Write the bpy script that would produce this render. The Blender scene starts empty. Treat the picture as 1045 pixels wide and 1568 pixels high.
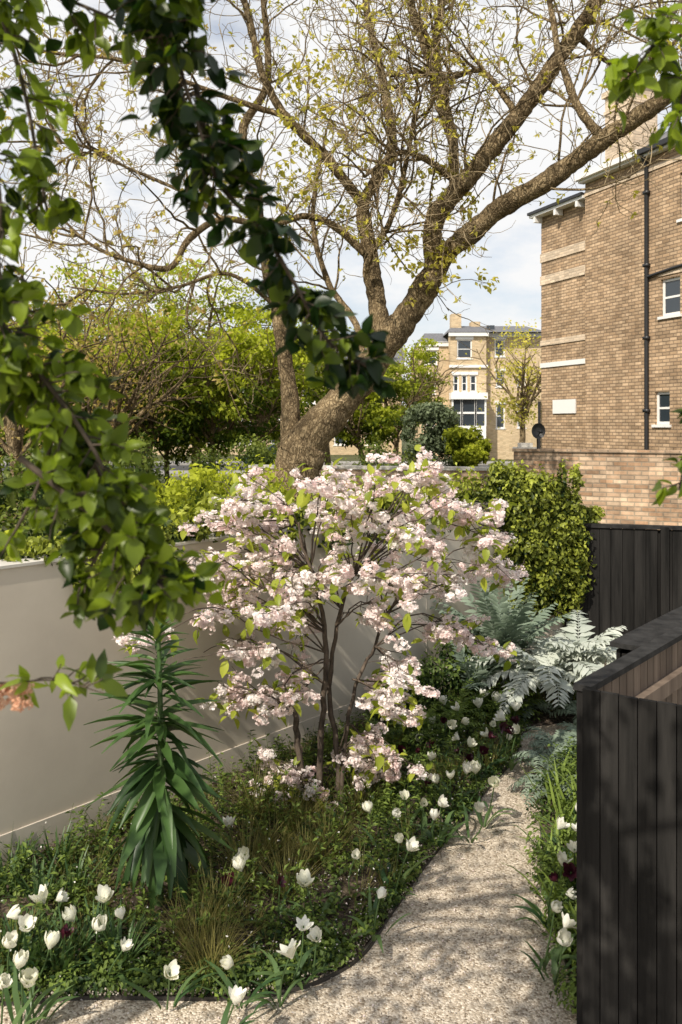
import bpy, math, random
import numpy as np
from mathutils import Vector
rng = np.random.default_rng(11)
random.seed(5)
H = 2.5; F = 1300.0
SUNV = np.array([-0.58, -0.85, 1.0])
scene = bpy.context.scene

def S(u, v, Y):            # image pixel u, v and depth Y -> world metres
    return np.array([(u-522.5)/F*Y, Y, H-(v-650)/F*Y])
def norm(a): return a/np.maximum(np.linalg.norm(a, axis=-1, keepdims=True), 1e-9)

# ------------------------------------------------------------------ mesh builder
class B:
    def __init__(s): s.V=[]; s.Fl=[]; s.n=0; s.T=[]; s.sm=True
    def add(s, V, Fc, mat=0, tint=0.5):
        V=np.asarray(V,float).reshape(-1,3); Fc=np.asarray(Fc,int)
        t=np.broadcast_to(np.asarray(tint,float),(len(V),)) if np.ndim(tint)==0 else np.asarray(tint,float)
        s.V.append(V); s.T.append(t); s.Fl.append((Fc+s.n, mat)); s.n+=len(V)
    def inst(s, Vt, Ft, pos, R, sc, mat=0, tint=None):
        N=len(pos); 
        if N==0: return
        sc=np.asarray(sc,float)
        if sc.ndim==0: sc=np.full(N,float(sc))
        if sc.ndim==1: sc=sc[:,None].repeat(3,1)
        L=Vt[None]*sc[:,None,:]
        V=np.einsum('nij,nkj->nki',R,L)+pos[:,None,:]
        n=len(Vt)
        Fc=(Ft[None]+ (np.arange(N)*n)[:,None,None]).reshape(-1,Ft.shape[1])
        if tint is None: tint=rng.random(N)
        s.add(V.reshape(-1,3),Fc,mat,np.repeat(np.clip(tint,0,1),n))
    def box(s, lo, hi, mat=0, tint=.5):
        x0,y0,z0=lo; x1,y1,z1=hi
        V=[(x0,y0,z0),(x1,y0,z0),(x1,y1,z0),(x0,y1,z0),(x0,y0,z1),(x1,y0,z1),(x1,y1,z1),(x0,y1,z1)]
        s.add(V,[(0,3,2,1),(4,5,6,7),(0,1,5,4),(1,2,6,5),(2,3,7,6),(3,0,4,7)],mat,tint)
    def obox(s,p0,p1,o0,o1,z0,z1,mat=0,tint=.5):
        p0=np.array(p0[:2],float);p1=np.array(p1[:2],float);d=norm(p1-p0);n=np.array([-d[1],d[0]])
        c=[p0+n*o0,p1+n*o0,p1+n*o1,p0+n*o1]
        V=[(*q,z0) for q in c]+[(*q,z1) for q in c]
        s.add(V,[(0,3,2,1),(4,5,6,7),(0,1,5,4),(1,2,6,5),(2,3,7,6),(3,0,4,7)],mat,tint)
    def tubes(s,P,R,sides=4,mat=0,tint=.5,lump=0):
        P=np.asarray(P,float); 
        if P.ndim==2: P=P[None]; 
        R=np.asarray(R,float)
        if R.ndim==1: R=R[None].repeat(len(P),0)
        N,k,_=P.shape
        T=norm(np.gradient(P,axis=1))
        m=np.abs(norm(P[:,-1]-P[:,0])); ref=np.zeros((N,3)); ref[np.arange(N),m.argmin(1)]=1
        a=norm(np.cross(T,ref[:,None,:])); b=np.cross(T,a)
        th=np.arange(sides)/sides*2*np.pi
        RR=R[:,:,None]*np.ones(sides)
        if lump:
            ridge=rng.normal(size=(N,1,sides)); nz=rng.normal(size=(N,k,sides))
            for _ in range(1): nz=(nz+np.roll(nz,1,1)+np.roll(nz,-1,1))/1.9
            RR=RR*(1+lump*(.6*ridge+nz))
        V=P[:,:,None,:]+RR[:,:,:,None]*(np.cos(th)[None,None,:,None]*a[:,:,None,:]+np.sin(th)[None,None,:,None]*b[:,:,None,:])
        i=np.arange(k-1)[:,None]*sides; j=np.arange(sides)[None]; j2=(j+1)%sides
        q=np.stack([i+j,i+j2,i+sides+j2,i+sides+j],-1).reshape(-1,4)
        Fc=(q[None]+(np.arange(N)*k*sides)[:,None,None]).reshape(-1,4)
        t=tint if np.ndim(tint)==0 else np.repeat(tint,k*sides)
        s.add(V.reshape(-1,3),Fc,mat,t)
    def ribbons(s,P,W,side,mat=0,tint=None):
        N,k,_=P.shape
        V=np.stack([P-side[:,None,:]*W[:,:,None],P+side[:,None,:]*W[:,:,None]],2)
        i=np.arange(k-1)*2
        q=np.stack([i,i+1,i+3,i+2],-1)
        Fc=(q[None]+(np.arange(N)*2*k)[:,None,None]).reshape(-1,4)
        if tint is None: tint=rng.random(N)
        s.add(V.reshape(-1,3),Fc,mat,np.repeat(np.clip(tint,0,1),2*k))
    def build(s,name,mats,parent=None,smooth=True,matrix=None):
        me=bpy.data.meshes.new(name)
        V=np.concatenate(s.V); me.vertices.add(len(V)); me.vertices.foreach_set("co",V.ravel().astype(np.float32))
        li=[];ls=[];mi=[];c=0
        for f,m in s.Fl:
            k=f.shape[1]; li.append(f.ravel()); ls.append(c+np.arange(len(f))*k); c+=f.size; mi.append(np.full(len(f),m))
        li=np.concatenate(li);ls=np.concatenate(ls);mi=np.concatenate(mi)
        me.loops.add(len(li)); me.loops.foreach_set("vertex_index",li.astype(np.int32))
        me.polygons.add(len(ls)); me.polygons.foreach_set("loop_start",ls.astype(np.int32))
        for m in mats: me.materials.append(m)
        me.polygons.foreach_set("material_index",mi.astype(np.int32))
        me.polygons.foreach_set("use_smooth",np.full(len(ls),smooth))
        me.update(calc_edges=True)
        a=me.attributes.new("tint",'FLOAT','POINT'); a.data.foreach_set("value",np.concatenate(s.T).astype(np.float32))
        o=bpy.data.objects.new(name,me); scene.collection.objects.link(o)
        if parent: o.parent=parent
        if matrix is not None: o.matrix_world=matrix
        return o

def empty(name,loc=(0,0,0),rz=0):
    e=bpy.data.objects.new(name,None); scene.collection.objects.link(e); e.location=loc; e.rotation_euler=(0,0,rz); e.empty_display_size=.2
    return e

# ------------------------------------------------------------------ growth helpers
def frames(d,hint):
    y=norm(d); x=norm(np.cross(y,hint)); z=np.cross(x,y)
    return np.stack([x,y,z],-1)
def rdir(n): return norm(rng.normal(size=(n,3)))
def walk(st,d,L,k,wander=.2,up=0.0):
    P=[st]; d=norm(d); step=(L/(k-1))[:,None]
    for i in range(k-1):
        P.append(P[-1]+d*step)
        d=norm(d+rng.normal(size=d.shape)*wander+np.array([0,0,up]))
    return np.stack(P,1)
def spawn(P,n,t0,t1,spread):
    N,k,_=P.shape
    idx=np.repeat(np.arange(N),n); t=rng.uniform(t0,t1,N*n)*(k-1); i=np.minimum(t.astype(int),k-2); f=(t-i)[:,None]
    a=P[idx,i]; b=P[idx,i+1]; pos=a*(1-f)+b*f; tg=norm(b-a)
    r=rdir(N*n); r=norm(r-(r*tg).sum(1,keepdims=True)*tg)
    return pos,norm(tg*(1-spread)+r*spread),idx,t/(k-1)
def cat(pts,n):
    pts=np.array(pts,float); p=np.vstack([2*pts[0]-pts[1],pts,2*pts[-1]-pts[-2]])
    out=[];m=len(pts)-1
    for q in np.linspace(0,m-1e-6,n):
        i=int(q);t=q-i;a,b,c,d=p[i],p[i+1],p[i+2],p[i+3]
        out.append(.5*((2*b)+(-a+c)*t+(2*a-5*b+4*c-d)*t*t+(-a+3*b-3*c+d)*t**3))
    return np.array(out)
def leaf_t(w=.28,segs=4,curl=.2,fold=.25):
    V=[]
    for i in range(segs+1):
        t=i/segs; ww=max(.012,w*math.sin(math.pi*t**.85)**.9 if 0<t<1 else .012)
        z=-curl*t*t
        V+=[(-ww,t,z+fold*ww),(0,t,z),(ww,t,z+fold*ww)]
    Fc=[]
    for i in range(segs):
        a=i*3;Fc+=[(a,a+1,a+4,a+3),(a+1,a+2,a+5,a+4)]
    return np.array(V),np.array(Fc)
L2V=np.array([(0,0,0),(.3,.45,.08),(0,1,-.15),(-.3,.45,.08)]);L2F=np.array([(0,1,2),(0,2,3)])
L4V,L4F=leaf_t(.34,4,.22,.3)
LNV,LNF=leaf_t(.085,6,.22,.45)
LMV,LMF=leaf_t(.17,3,.3,.3)

# ------------------------------------------------------------------ materials
def newmat(name):
    m=bpy.data.materials.new(name); m.use_nodes=True; nt=m.node_tree; nt.nodes.clear()
    o=nt.nodes.new('ShaderNodeOutputMaterial'); return m,nt,o
def N(nt,t,**k):
    n=nt.nodes.new(t)
    for a,b in k.items(): setattr(n,a,b)
    return n
def leafmat(name,c1,c2,trans=.35,rough=.45,spec=.4,tcol=None,tb=1.5):
    m,nt,o=newmat(name)
    at=N(nt,'ShaderNodeAttribute',attribute_name='tint')
    mx=N(nt,'ShaderNodeMix',data_type='RGBA'); mx.inputs[6].default_value=(*c1,1); mx.inputs[7].default_value=(*c2,1)
    nt.links.new(at.outputs['Fac'],mx.inputs[0])
    p=N(nt,'ShaderNodeBsdfPrincipled'); p.inputs['Roughness'].default_value=rough; p.inputs['Specular IOR Level'].default_value=spec
    nt.links.new(mx.outputs[2],p.inputs['Base Color'])
    if trans>0:
        tr=N(nt,'ShaderNodeBsdfTranslucent')
        g=N(nt,'ShaderNodeMix',data_type='RGBA',blend_type='MULTIPLY'); g.inputs[0].default_value=1
        tc=tcol or (1.4*tb/1.5,1.45*tb/1.5,.7)
        g.inputs[7].default_value=(*tc,1); nt.links.new(mx.outputs[2],g.inputs[6]); nt.links.new(g.outputs[2],tr.inputs[0])
        ms=N(nt,'ShaderNodeMixShader'); ms.inputs[0].default_value=trans
        nt.links.new(p.outputs[0],ms.inputs[1]); nt.links.new(tr.outputs[0],ms.inputs[2]); nt.links.new(ms.outputs[0],o.inputs[0])
    else: nt.links.new(p.outputs[0],o.inputs[0])
    return m
def noisemat(name,c1,c2,scale=5,rough=.8,bump=.3,bs=None,c3=None,stretch=(1,1,1),spec=.3,tintmix=0,dist=.01,detail=8,lo=.35,hi=.65):
    m,nt,o=newmat(name)
    tc=N(nt,'ShaderNodeTexCoord'); mp=N(nt,'ShaderNodeMapping'); mp.inputs['Scale'].default_value=stretch
    nt.links.new(tc.outputs['Object'],mp.inputs[0])
    n=N(nt,'ShaderNodeTexNoise'); n.inputs['Scale'].default_value=scale; n.inputs['Detail'].default_value=detail; n.inputs['Roughness'].default_value=.65
    nt.links.new(mp.outputs[0],n.inputs[0])
    r=N(nt,'ShaderNodeValToRGB'); r.color_ramp.elements[0].position=lo; r.color_ramp.elements[1].position=hi
    r.color_ramp.elements[0].color=(*c1,1); r.color_ramp.elements[1].color=(*c2,1)
    if c3: e=r.color_ramp.elements.new((lo+hi)/2); e.color=(*c3,1)
    nt.links.new(n.outputs[0],r.inputs[0])
    p=N(nt,'ShaderNodeBsdfPrincipled'); p.inputs['Roughness'].default_value=rough; p.inputs['Specular IOR Level'].default_value=spec
    col=r.outputs[0]
    if tintmix:
        at=N(nt,'ShaderNodeAttribute',attribute_name='tint')
        mr=N(nt,'ShaderNodeMapRange'); mr.inputs[3].default_value=1-tintmix; mr.inputs[4].default_value=1+tintmix
        nt.links.new(at.outputs['Fac'],mr.inputs[0])
        vm=N(nt,'ShaderNodeVectorMath',operation='SCALE'); nt.links.new(col,vm.inputs[0]); nt.links.new(mr.outputs[0],vm.inputs['Scale']); col=vm.outputs[0]
    nt.links.new(col,p.inputs['Base Color'])
    if bump:
        n2=N(nt,'ShaderNodeTexNoise'); n2.inputs['Scale'].default_value=bs or scale*4; n2.inputs['Detail'].default_value=6
        nt.links.new(mp.outputs[0],n2.inputs[0])
        b=N(nt,'ShaderNodeBump'); b.inputs['Strength'].default_value=bump; b.inputs['Distance'].default_value=dist
        nt.links.new(n2.outputs[0],b.inputs['Height']); nt.links.new(b.outputs[0],p.inputs['Normal'])
    nt.links.new(p.outputs[0],o.inputs[0]); return m
def barkmat():
    m,nt,o=newmat('ash_bark')
    tc=N(nt,'ShaderNodeTexCoord'); mp=N(nt,'ShaderNodeMapping'); mp.inputs['Scale'].default_value=(1,1,.42); nt.links.new(tc.outputs['Object'],mp.inputs[0])
    n0=N(nt,'ShaderNodeTexNoise'); n0.inputs['Scale'].default_value=9; n0.inputs['Detail'].default_value=6; nt.links.new(mp.outputs[0],n0.inputs[0])
    mixv=N(nt,'ShaderNodeMix',data_type='RGBA',blend_type='LINEAR_LIGHT'); mixv.inputs[0].default_value=.16; nt.links.new(mp.outputs[0],mixv.inputs[6]); nt.links.new(n0.outputs['Color'],mixv.inputs[7])
    v=N(nt,'ShaderNodeTexVoronoi',feature='DISTANCE_TO_EDGE'); v.inputs['Scale'].default_value=15; nt.links.new(mixv.outputs[2],v.inputs[0])
    r=N(nt,'ShaderNodeValToRGB'); e=r.color_ramp.elements; e[0].position=.0; e[0].color=(.085,.062,.038,1); e[1].position=.25; e[1].color=(.33,.265,.18,1); a=e.new(.08); a.color=(.20,.155,.10,1)
    nt.links.new(v.outputs[0],r.inputs[0])
    n=N(nt,'ShaderNodeTexNoise'); n.inputs['Scale'].default_value=2.6; n.inputs['Detail'].default_value=10; n.inputs['Roughness'].default_value=.7; nt.links.new(tc.outputs['Object'],n.inputs[0])
    r2=N(nt,'ShaderNodeValToRGB'); e=r2.color_ramp.elements; e[0].position=.36; e[0].color=(.42,.39,.33,1); e[1].position=.64; e[1].color=(1.4,1.33,1.15,1); nt.links.new(n.outputs[0],r2.inputs[0])
    mx=N(nt,'ShaderNodeMix',data_type='RGBA',blend_type='MULTIPLY'); mx.inputs[0].default_value=1; nt.links.new(r.outputs[0],mx.inputs[6]); nt.links.new(r2.outputs[0],mx.inputs[7])
    p=N(nt,'ShaderNodeBsdfPrincipled'); p.inputs['Roughness'].default_value=.95; p.inputs['Specular IOR Level'].default_value=.15; nt.links.new(mx.outputs[2],p.inputs['Base Color'])
    b=N(nt,'ShaderNodeBump'); b.inputs['Strength'].default_value=1; b.inputs['Distance'].default_value=.06; nt.links.new(v.outputs[0],b.inputs['Height']); nt.links.new(b.outputs[0],p.inputs['Normal'])
    nt.links.new(p.outputs[0],o.inputs[0]); return m
def brickmat(name,c1,c2,mortar,bw=.225,bh=.075,dark=.8,big=.5,ms=.012,sp=.75):
    m,nt,o=newmat(name)
    tc=N(nt,'ShaderNodeTexCoord'); sx=N(nt,'ShaderNodeSeparateXYZ'); nt.links.new(tc.outputs['Object'],sx.inputs[0])
    ad=N(nt,'ShaderNodeMath',operation='ADD'); nt.links.new(sx.outputs[0],ad.inputs[0]); nt.links.new(sx.outputs[1],ad.inputs[1])
    cb=N(nt,'ShaderNodeCombineXYZ'); nt.links.new(ad.outputs[0],cb.inputs[0]); nt.links.new(sx.outputs[2],cb.inputs[1])
    br=N(nt,'ShaderNodeTexBrick'); br.inputs['Scale'].default_value=1; br.inputs['Brick Width'].default_value=bw; br.inputs['Row Height'].default_value=bh
    br.inputs['Mortar Size'].default_value=ms; br.inputs['Bias'].default_value=0; br.inputs['Mortar Smooth'].default_value=.2
    br.inputs['Color1'].default_value=(*c1,1);br.inputs['Color2'].default_value=(*c2,1);br.inputs['Mortar'].default_value=(*mortar,1)
    nt.links.new(cb.outputs[0],br.inputs[0])
    n=N(nt,'ShaderNodeTexNoise'); n.inputs['Scale'].default_value=big; n.inputs['Detail'].default_value=9; n.inputs['Roughness'].default_value=.7
    nt.links.new(tc.outputs['Object'],n.inputs[0])
    mr=N(nt,'ShaderNodeMapRange'); mr.inputs[1].default_value=.34; mr.inputs[2].default_value=.66; mr.inputs[3].default_value=dark; mr.inputs[4].default_value=1.12
    nt.links.new(n.outputs[0],mr.inputs[0])
    vm=N(nt,'ShaderNodeVectorMath',operation='SCALE'); nt.links.new(br.outputs[0],vm.inputs[0]); nt.links.new(mr.outputs[0],vm.inputs['Scale'])
    sv=N(nt,'ShaderNodeVectorMath',operation='MULTIPLY'); sv.inputs[1].default_value=(1/bw,1/bh,1); nt.links.new(cb.outputs[0],sv.inputs[0])
    fl=N(nt,'ShaderNodeVectorMath',operation='FLOOR'); nt.links.new(sv.outputs[0],fl.inputs[0])
    n3=N(nt,'ShaderNodeTexWhiteNoise',noise_dimensions='2D'); nt.links.new(fl.outputs[0],n3.inputs['Vector'])
    mr3=N(nt,'ShaderNodeMapRange'); mr3.inputs[3].default_value=sp; mr3.inputs[4].default_value=1.15
    nt.links.new(n3.outputs[0],mr3.inputs[0])
    vm2=N(nt,'ShaderNodeVectorMath',operation='SCALE'); nt.links.new(vm.outputs[0],vm2.inputs[0]); nt.links.new(mr3.outputs[0],vm2.inputs['Scale'])
    p=N(nt,'ShaderNodeBsdfPrincipled'); p.inputs['Roughness'].default_value=.9; p.inputs['Specular IOR Level'].default_value=.2
    nt.links.new(vm2.outputs[0],p.inputs['Base Color'])
    b=N(nt,'ShaderNodeBump'); b.inputs['Strength'].default_value=.6; b.inputs['Distance'].default_value=.01; b.invert=True
    nt.links.new(br.outputs[1],b.inputs['Height']); nt.links.new(b.outputs[0],p.inputs['Normal'])
    nt.links.new(p.outputs[0],o.inputs[0]); return m
def gravelmat():
    m,nt,o=newmat('gravel')
    tc=N(nt,'ShaderNodeTexCoord')
    v=N(nt,'ShaderNodeTexVoronoi'); v.inputs['Scale'].default_value=105; nt.links.new(tc.outputs['Object'],v.inputs[0])
    hs=N(nt,'ShaderNodeSeparateColor'); nt.links.new(v.outputs['Color'],hs.inputs[0])
    r=N(nt,'ShaderNodeValToRGB'); e=r.color_ramp.elements; e[0].color=(.22,.165,.11,1); e[1].color=(.78,.69,.57,1)
    a=e.new(.25); a.color=(.42,.345,.26,1); a=e.new(.6); a.color=(.54,.46,.36,1)
    nt.links.new(hs.outputs[0],r.inputs[0])
    n=N(nt,'ShaderNodeTexNoise'); n.inputs['Scale'].default_value=2.2; n.inputs['Detail'].default_value=8; nt.links.new(tc.outputs['Object'],n.inputs[0])
    mr=N(nt,'ShaderNodeMapRange'); mr.inputs[1].default_value=.3; mr.inputs[2].default_value=.7; mr.inputs[3].default_value=.8; mr.inputs[4].default_value=1.1
    nt.links.new(n.outputs[0],mr.inputs[0])
    vm=N(nt,'ShaderNodeVectorMath',operation='SCALE'); nt.links.new(r.outputs[0],vm.inputs[0]); nt.links.new(mr.outputs[0],vm.inputs['Scale'])
    p=N(nt,'ShaderNodeBsdfPrincipled'); p.inputs['Roughness'].default_value=.85; nt.links.new(vm.outputs[0],p.inputs['Base Color'])
    b=N(nt,'ShaderNodeBump'); b.invert=True; b.inputs['Strength'].default_value=.7; b.inputs['Distance'].default_value=.007
    nt.links.new(v.outputs['Distance'],b.inputs['Height']); nt.links.new(b.outputs[0],p.inputs['Normal'])
    nt.links.new(p.outputs[0],o.inputs[0]); return m
def plain(name,c,rough=.5,spec=.5,metal=0):
    m,nt,o=newmat(name); p=N(nt,'ShaderNodeBsdfPrincipled'); p.inputs['Base Color'].default_value=(*c,1)
    p.inputs['Roughness'].default_value=rough; p.inputs['Specular IOR Level'].default_value=spec; p.inputs['Metallic'].default_value=metal
    nt.links.new(p.outputs[0],o.inputs[0]); return m

M_gravel=gravelmat()
M_soil=noisemat('soil',(.02,.014,.01),(.18,.14,.10),45,.95,.8,60,c3=(.05,.036,.025),dist=.02)
M_ground=noisemat('earth_grass',(.05,.055,.02),(.10,.11,.045),.6,.95,.2)
M_render=noisemat('wall_render',(.48,.425,.35),(.60,.54,.45),.9,.85,.12,40,spec=.2,dist=.004,detail=10,lo=.3,hi=.7)
M_plinth=noisemat('wall_plinth',(.52,.46,.385),(.62,.56,.475),1.6,.85,.12,40,spec=.2,dist=.004,lo=.3,hi=.7)
M_cope=noisemat('coping',(.5,.47,.42),(.62,.59,.53),3,.8,.1)
M_bark=barkmat()
M_twig=noisemat('twig_bark',(.14,.105,.06),(.42,.33,.20),3,.9,0)
M_cbark=noisemat('cherry_bark',(.035,.026,.02),(.15,.115,.088),20,.85,.6,50,stretch=(1,1,.5))
M_black=noisemat('black_stained_wood',(.008,.0078,.0075),(.026,.0245,.023),14,.8,.35,60,stretch=(1,1,.06),spec=.10,tintmix=.3,dist=.003)
M_brown=noisemat('bare_timber',(.11,.08,.06),(.21,.16,.12),12,.8,.3,50,stretch=(1,1,.08),tintmix=.25,dist=.003)
M_capm=noisemat('dark_capping',(.014,.014,.014),(.04,.039,.038),10,.8,.2,spec=.12)
M_brick=brickmat('london_stock_brick',(.45,.305,.185),(.61,.44,.285),(.27,.195,.13),bh=.085,bw=.24,ms=.014,dark=.68,big=.9,sp=.7)
M_brick2=brickmat('garden_brick',(.54,.33,.20),(.74,.55,.39),(.42,.33,.24),dark=.45,big=2.2,sp=.6)
M_brick3=brickmat('gault_brick',(.56,.41,.25),(.64,.50,.32),(.5,.41,.28),dark=.85,big=.3,sp=.88)
M_band=brickmat('pale_brick_band',(.64,.50,.36),(.69,.56,.42),(.56,.46,.35),dark=.85)
M_white=plain('white_paint',(.80,.79,.77),.45)
M_glass=plain('window_glass',(.03,.04,.05),.08,.8)
M_slate=noisemat('slate',(.10,.10,.11),(.20,.20,.21),6,.7,.3,20)
M_lead=plain('cast_iron_black',(.02,.02,.022),.45)
M_edge=plain('steel_edging',(.04,.035,.03),.6)
M_asph=noisemat('asphalt',(.04,.04,.042),(.065,.065,.065),8,.9,.2)
M_pave=noisemat('paving',(.25,.24,.22),(.34,.32,.3),3,.9,.1)

G_fg=leafmat('garden_rose_leaf',(.012,.032,.006),(.27,.36,.03),.42,.38,.4)
G_bg=leafmat('maple_leaf',(.045,.075,.008),(.46,.50,.045),.40,.6,.15)
G_bg2=leafmat('shrub_leaf',(.03,.06,.012),(.21,.25,.045),.3,.5,.2)
G_grey=leafmat('olive_shrub_leaf',(.05,.07,.035),(.20,.245,.14),.25,.6,.2)
G_ash=leafmat('young_ash_leaf',(.30,.28,.06),(.68,.60,.12),.45,.5,.2)
G_orange=leafmat('bronze_young_leaf',(.42,.28,.12),(.54,.48,.16),.45,.5,.2)
G_ivy=leafmat('ivy_leaf',(.02,.04,.008),(.40,.44,.06),.25,.45,.25)
G_cover=leafmat('groundcover_leaf',(.020,.046,.013),(.22,.30,.06),.3,.5,.25)
G_tul=leafmat('tulip_leaf',(.04,.09,.035),(.15,.23,.08),.3,.4,.35)
G_grass=leafmat('grass_blade',(.06,.07,.018),(.28,.25,.085),.3,.5,.2)
G_ech=leafmat('echium_leaf',(.016,.045,.013),(.085,.16,.04),.22,.4,.4)
G_silver=leafmat('silver_leaf',(.34,.38,.33),(.64,.67,.60),.2,.6,.2,tcol=(1.1,1.12,1))
G_blue=leafmat('blue_green_leaf',(.11,.15,.11),(.30,.37,.28),.2,.6,.2,tcol=(1.1,1.2,1))
G_cleaf=leafmat('cherry_leaf',(.16,.22,.025),(.46,.50,.07),.45,.4,.3)
G_blos=leafmat('cherry_petal',(.92,.76,.74),(.94,.91,.885),.35,.6,.1,tcol=(1.04,1,1))
G_tw=leafmat('tulip_petal_white',(.80,.80,.66),(.91,.90,.84),.3,.45,.3,tcol=(1.05,1.05,.9))
G_td=leafmat('tulip_petal_dark',(.03,.006,.012),(.07,.012,.025),.2,.4,.4,tcol=(1.2,1,1))
G_pink=leafmat('orange_flower',(.75,.45,.30),(.85,.68,.55),.3,.6,.1,tcol=(1.1,1,1))
M_stone=leafmat('pebble',(.14,.11,.08),(.66,.60,.52),0,.8,.2)

# ------------------------------------------------------------------ ground
b=B(); b.add([(-900,-300,-.01),(900,-300,-.01),(900,1500,-.01),(-900,1500,-.01)],[(0,1,2,3)]); b.build('ground',[M_ground],smooth=False)
b=B(); b.add([(-6,-2,0),(6,-2,0),(6,9.4,0),(-6,9.4,0)],[(0,1,2,3)]); b.build('gravel_path',[M_gravel],smooth=False)
b=B(); b.box((-60,44,-.01),(60,52,0.0)); b.build('asphalt_road',[M_asph],smooth=False)
b=B(); b.box((-60,52,-.01),(60,55,.12)); b.box((-60,41,-.01),(60,44,.12)); b.build('pavement',[M_pave],smooth=False)

W0=np.array([-1.88,4.68]); Wd=np.array([3.54,4.02])
def wall_y(x): return np.where(x<1.62, 4.68+(x+1.88)*1.1356-.03, 8.75)
EX=[-3,-1.5,-1.1,-.35,.05,.26,.47,.95,1.30,1.44,1.60,2.0,3.5]
EY=[3.62,3.65,3.69,3.70,3.92,4.33,4.78,5.70,6.35,6.77,7.02,7.12,7.2]
def edge_y(x): return np.interp(x,EX,EY)
def inbed(x,y,m=.03): return (y>edge_y(x)+m)&(y<wall_y(x)-m)&(x<2.6)
b=B(); xs=np.linspace(-2.7,2.8,150); tt=np.linspace(0,1,40)
X=xs[:,None].repeat(40,1); Y=edge_y(xs)[:,None]*(1-tt)+(wall_y(xs)+.03)[:,None]*tt
Z=.012+.05*np.minimum(1,tt*6)[None]*(1+.5*np.sin(X*9)*np.cos(Y*11))+rng.normal(size=X.shape)*.004
V=np.stack([X,Y,Z],-1).reshape(-1,3); i=np.arange(149)[:,None]*40+np.arange(39)[None]; i=i.ravel()
b.add(V,np.stack([i,i+40,i+41,i+1],-1)); b.build('planting_bed_soil',[M_soil])
RX=[(.99,3.40),(1.04,3.92),(1.07,4.33),(1.16,4.85),(1.28,5.42),(1.55,6.05),(2.0,6.35),(2.8,6.4)]
def redge_x(y): return np.interp(y,[p[1] for p in RX[:6]],[p[0] for p in RX[:6]])
b=B(); ys=np.linspace(3.40,6.30,70); tt=np.linspace(0,1,20)
x0=redge_x(ys); x1=np.interp(ys,[3.4,6.3],[1.0,3.3])+.02; x1=np.maximum(x1,x0+.01)
X=x0[:,None]*(1-tt)+x1[:,None]*tt; Y=ys[:,None].repeat(20,1); Z=.012+.04*np.minimum(1,tt*5)[None]+rng.normal(size=X.shape)*.004
i=(np.arange(69)[:,None]*20+np.arange(19)[None]).ravel()
b.add(np.stack([X,Y,Z],-1).reshape(-1,3),np.stack([i,i+20,i+21,i+1],-1)); b.build('planting_bed_soil',[M_soil])
b=B()
pe=cat([(x,y,0) for x,y in zip(EX,EY)],120); 
for a,c in zip(pe[:-1],pe[1:]): b.obox(a,c,-.003,.003,0,.018)
pr=cat([(x,y,0) for x,y in RX],60)
for a,c in zip(pr[:-1],pr[1:]): b.obox(a,c,-.003,.003,0,.018)
b.build('steel_bed_edging',[M_edge],smooth=False)
ico=np.array([(1,0,0),(-1,0,0),(0,1,0),(0,-1,0),(0,0,.7),(0,0,-.7)]);icf=np.array([(0,2,4),(2,1,4),(1,3,4),(3,0,4),(2,0,5),(1,2,5),(3,1,5),(0,3,5)])
b=B(); n=5000; x=rng.uniform(-2.2,1.5,n); y=edge_y(x)+rng.exponential(.22,n)-.03; k=y<wall_y(x)-.1; x=x[k];y=y[k]
b.inst(ico,icf,np.stack([x,y,np.full(len(x),.04)],-1),frames(rdir(len(x)),rdir(len(x))),rng.uniform(.002,.007,len(x)),0,rng.random(len(x))*.7)
x=rng.uniform(-2,2,12000); y=rng.uniform(3,6.6,12000); k=y<edge_y(x); x=x[k];y=y[k]
b.inst(ico,icf,np.stack([x,y,np.full(len(x),.003)],-1),frames(rdir(len(x)),rdir(len(x))),rng.uniform(.002,.007,len(x)))
b.build('loose_pebbles',[M_stone])
b=B(); n=1500; x=rng.normal(-.05,.75,n); y=rng.normal(4.7,.8,n); k=(x<1.3)&(y<wall_y(x)-.1)&(y>3.4); x=x[k];y=y[k]; n=len(x)
b.inst(L2V,L2F,np.stack([x,y,np.where(y>edge_y(x),.08,.006)],-1),frames(norm(rdir(n)*[1,1,.15]),rdir(n)*.2+[0,0,1]),rng.uniform(.008,.016,n),0); b.build('fallen_petals',[G_blos])

# ------------------------------------------------------------------ rendered garden wall
b=B(); wa=W0-.65*Wd; we=W0+1.0*Wd
b.obox(wa,we,0,.2,0,1.70,0); b.obox(wa,we,-.012,-.001,0,.235,1); b.obox(wa,we,-.012,.212,1.703,1.72,2)
for t in (-.2,.42,.75):
    p=W0+t*Wd; q=p+norm(Wd)*.004; b.obox(p,q,-.002,.0,.24,1.70,1)
wr=np.array([2.42,8.98]); b.obox(we+norm(wr-we)*.01,wr,0.0,.2,0,1.70,0)
b.build('rendered_garden_wall',[M_render,M_plinth,M_cope,M_edge],smooth=False)

# ------------------------------------------------------------------ ivy hedge over wall
def blobleaves(b,pts,rad,n,size,mat,hint=.6,V=L2V,Fc=L2F,tb=0):
    pts=np.array(pts,float); rad=np.array(rad,float)
    if rad.ndim==1: rad=rad[:,None].repeat(3,1)
    ct=rng.normal(size=len(pts))*.12
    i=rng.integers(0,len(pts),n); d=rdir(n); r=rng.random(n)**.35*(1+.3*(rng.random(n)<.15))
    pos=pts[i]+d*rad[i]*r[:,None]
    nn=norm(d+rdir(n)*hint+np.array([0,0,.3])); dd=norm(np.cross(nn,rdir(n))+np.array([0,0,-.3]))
    t=.25+.38*d[:,2]+.35*(r-.6)+rng.normal(size=n)*.2+tb+ct[i]  # shading put into leaf tint: tops and outer leaves lighter, undersides and depths darker
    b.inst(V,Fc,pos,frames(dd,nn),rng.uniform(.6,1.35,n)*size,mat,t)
b=B(); pts=[];rad=[]
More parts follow.
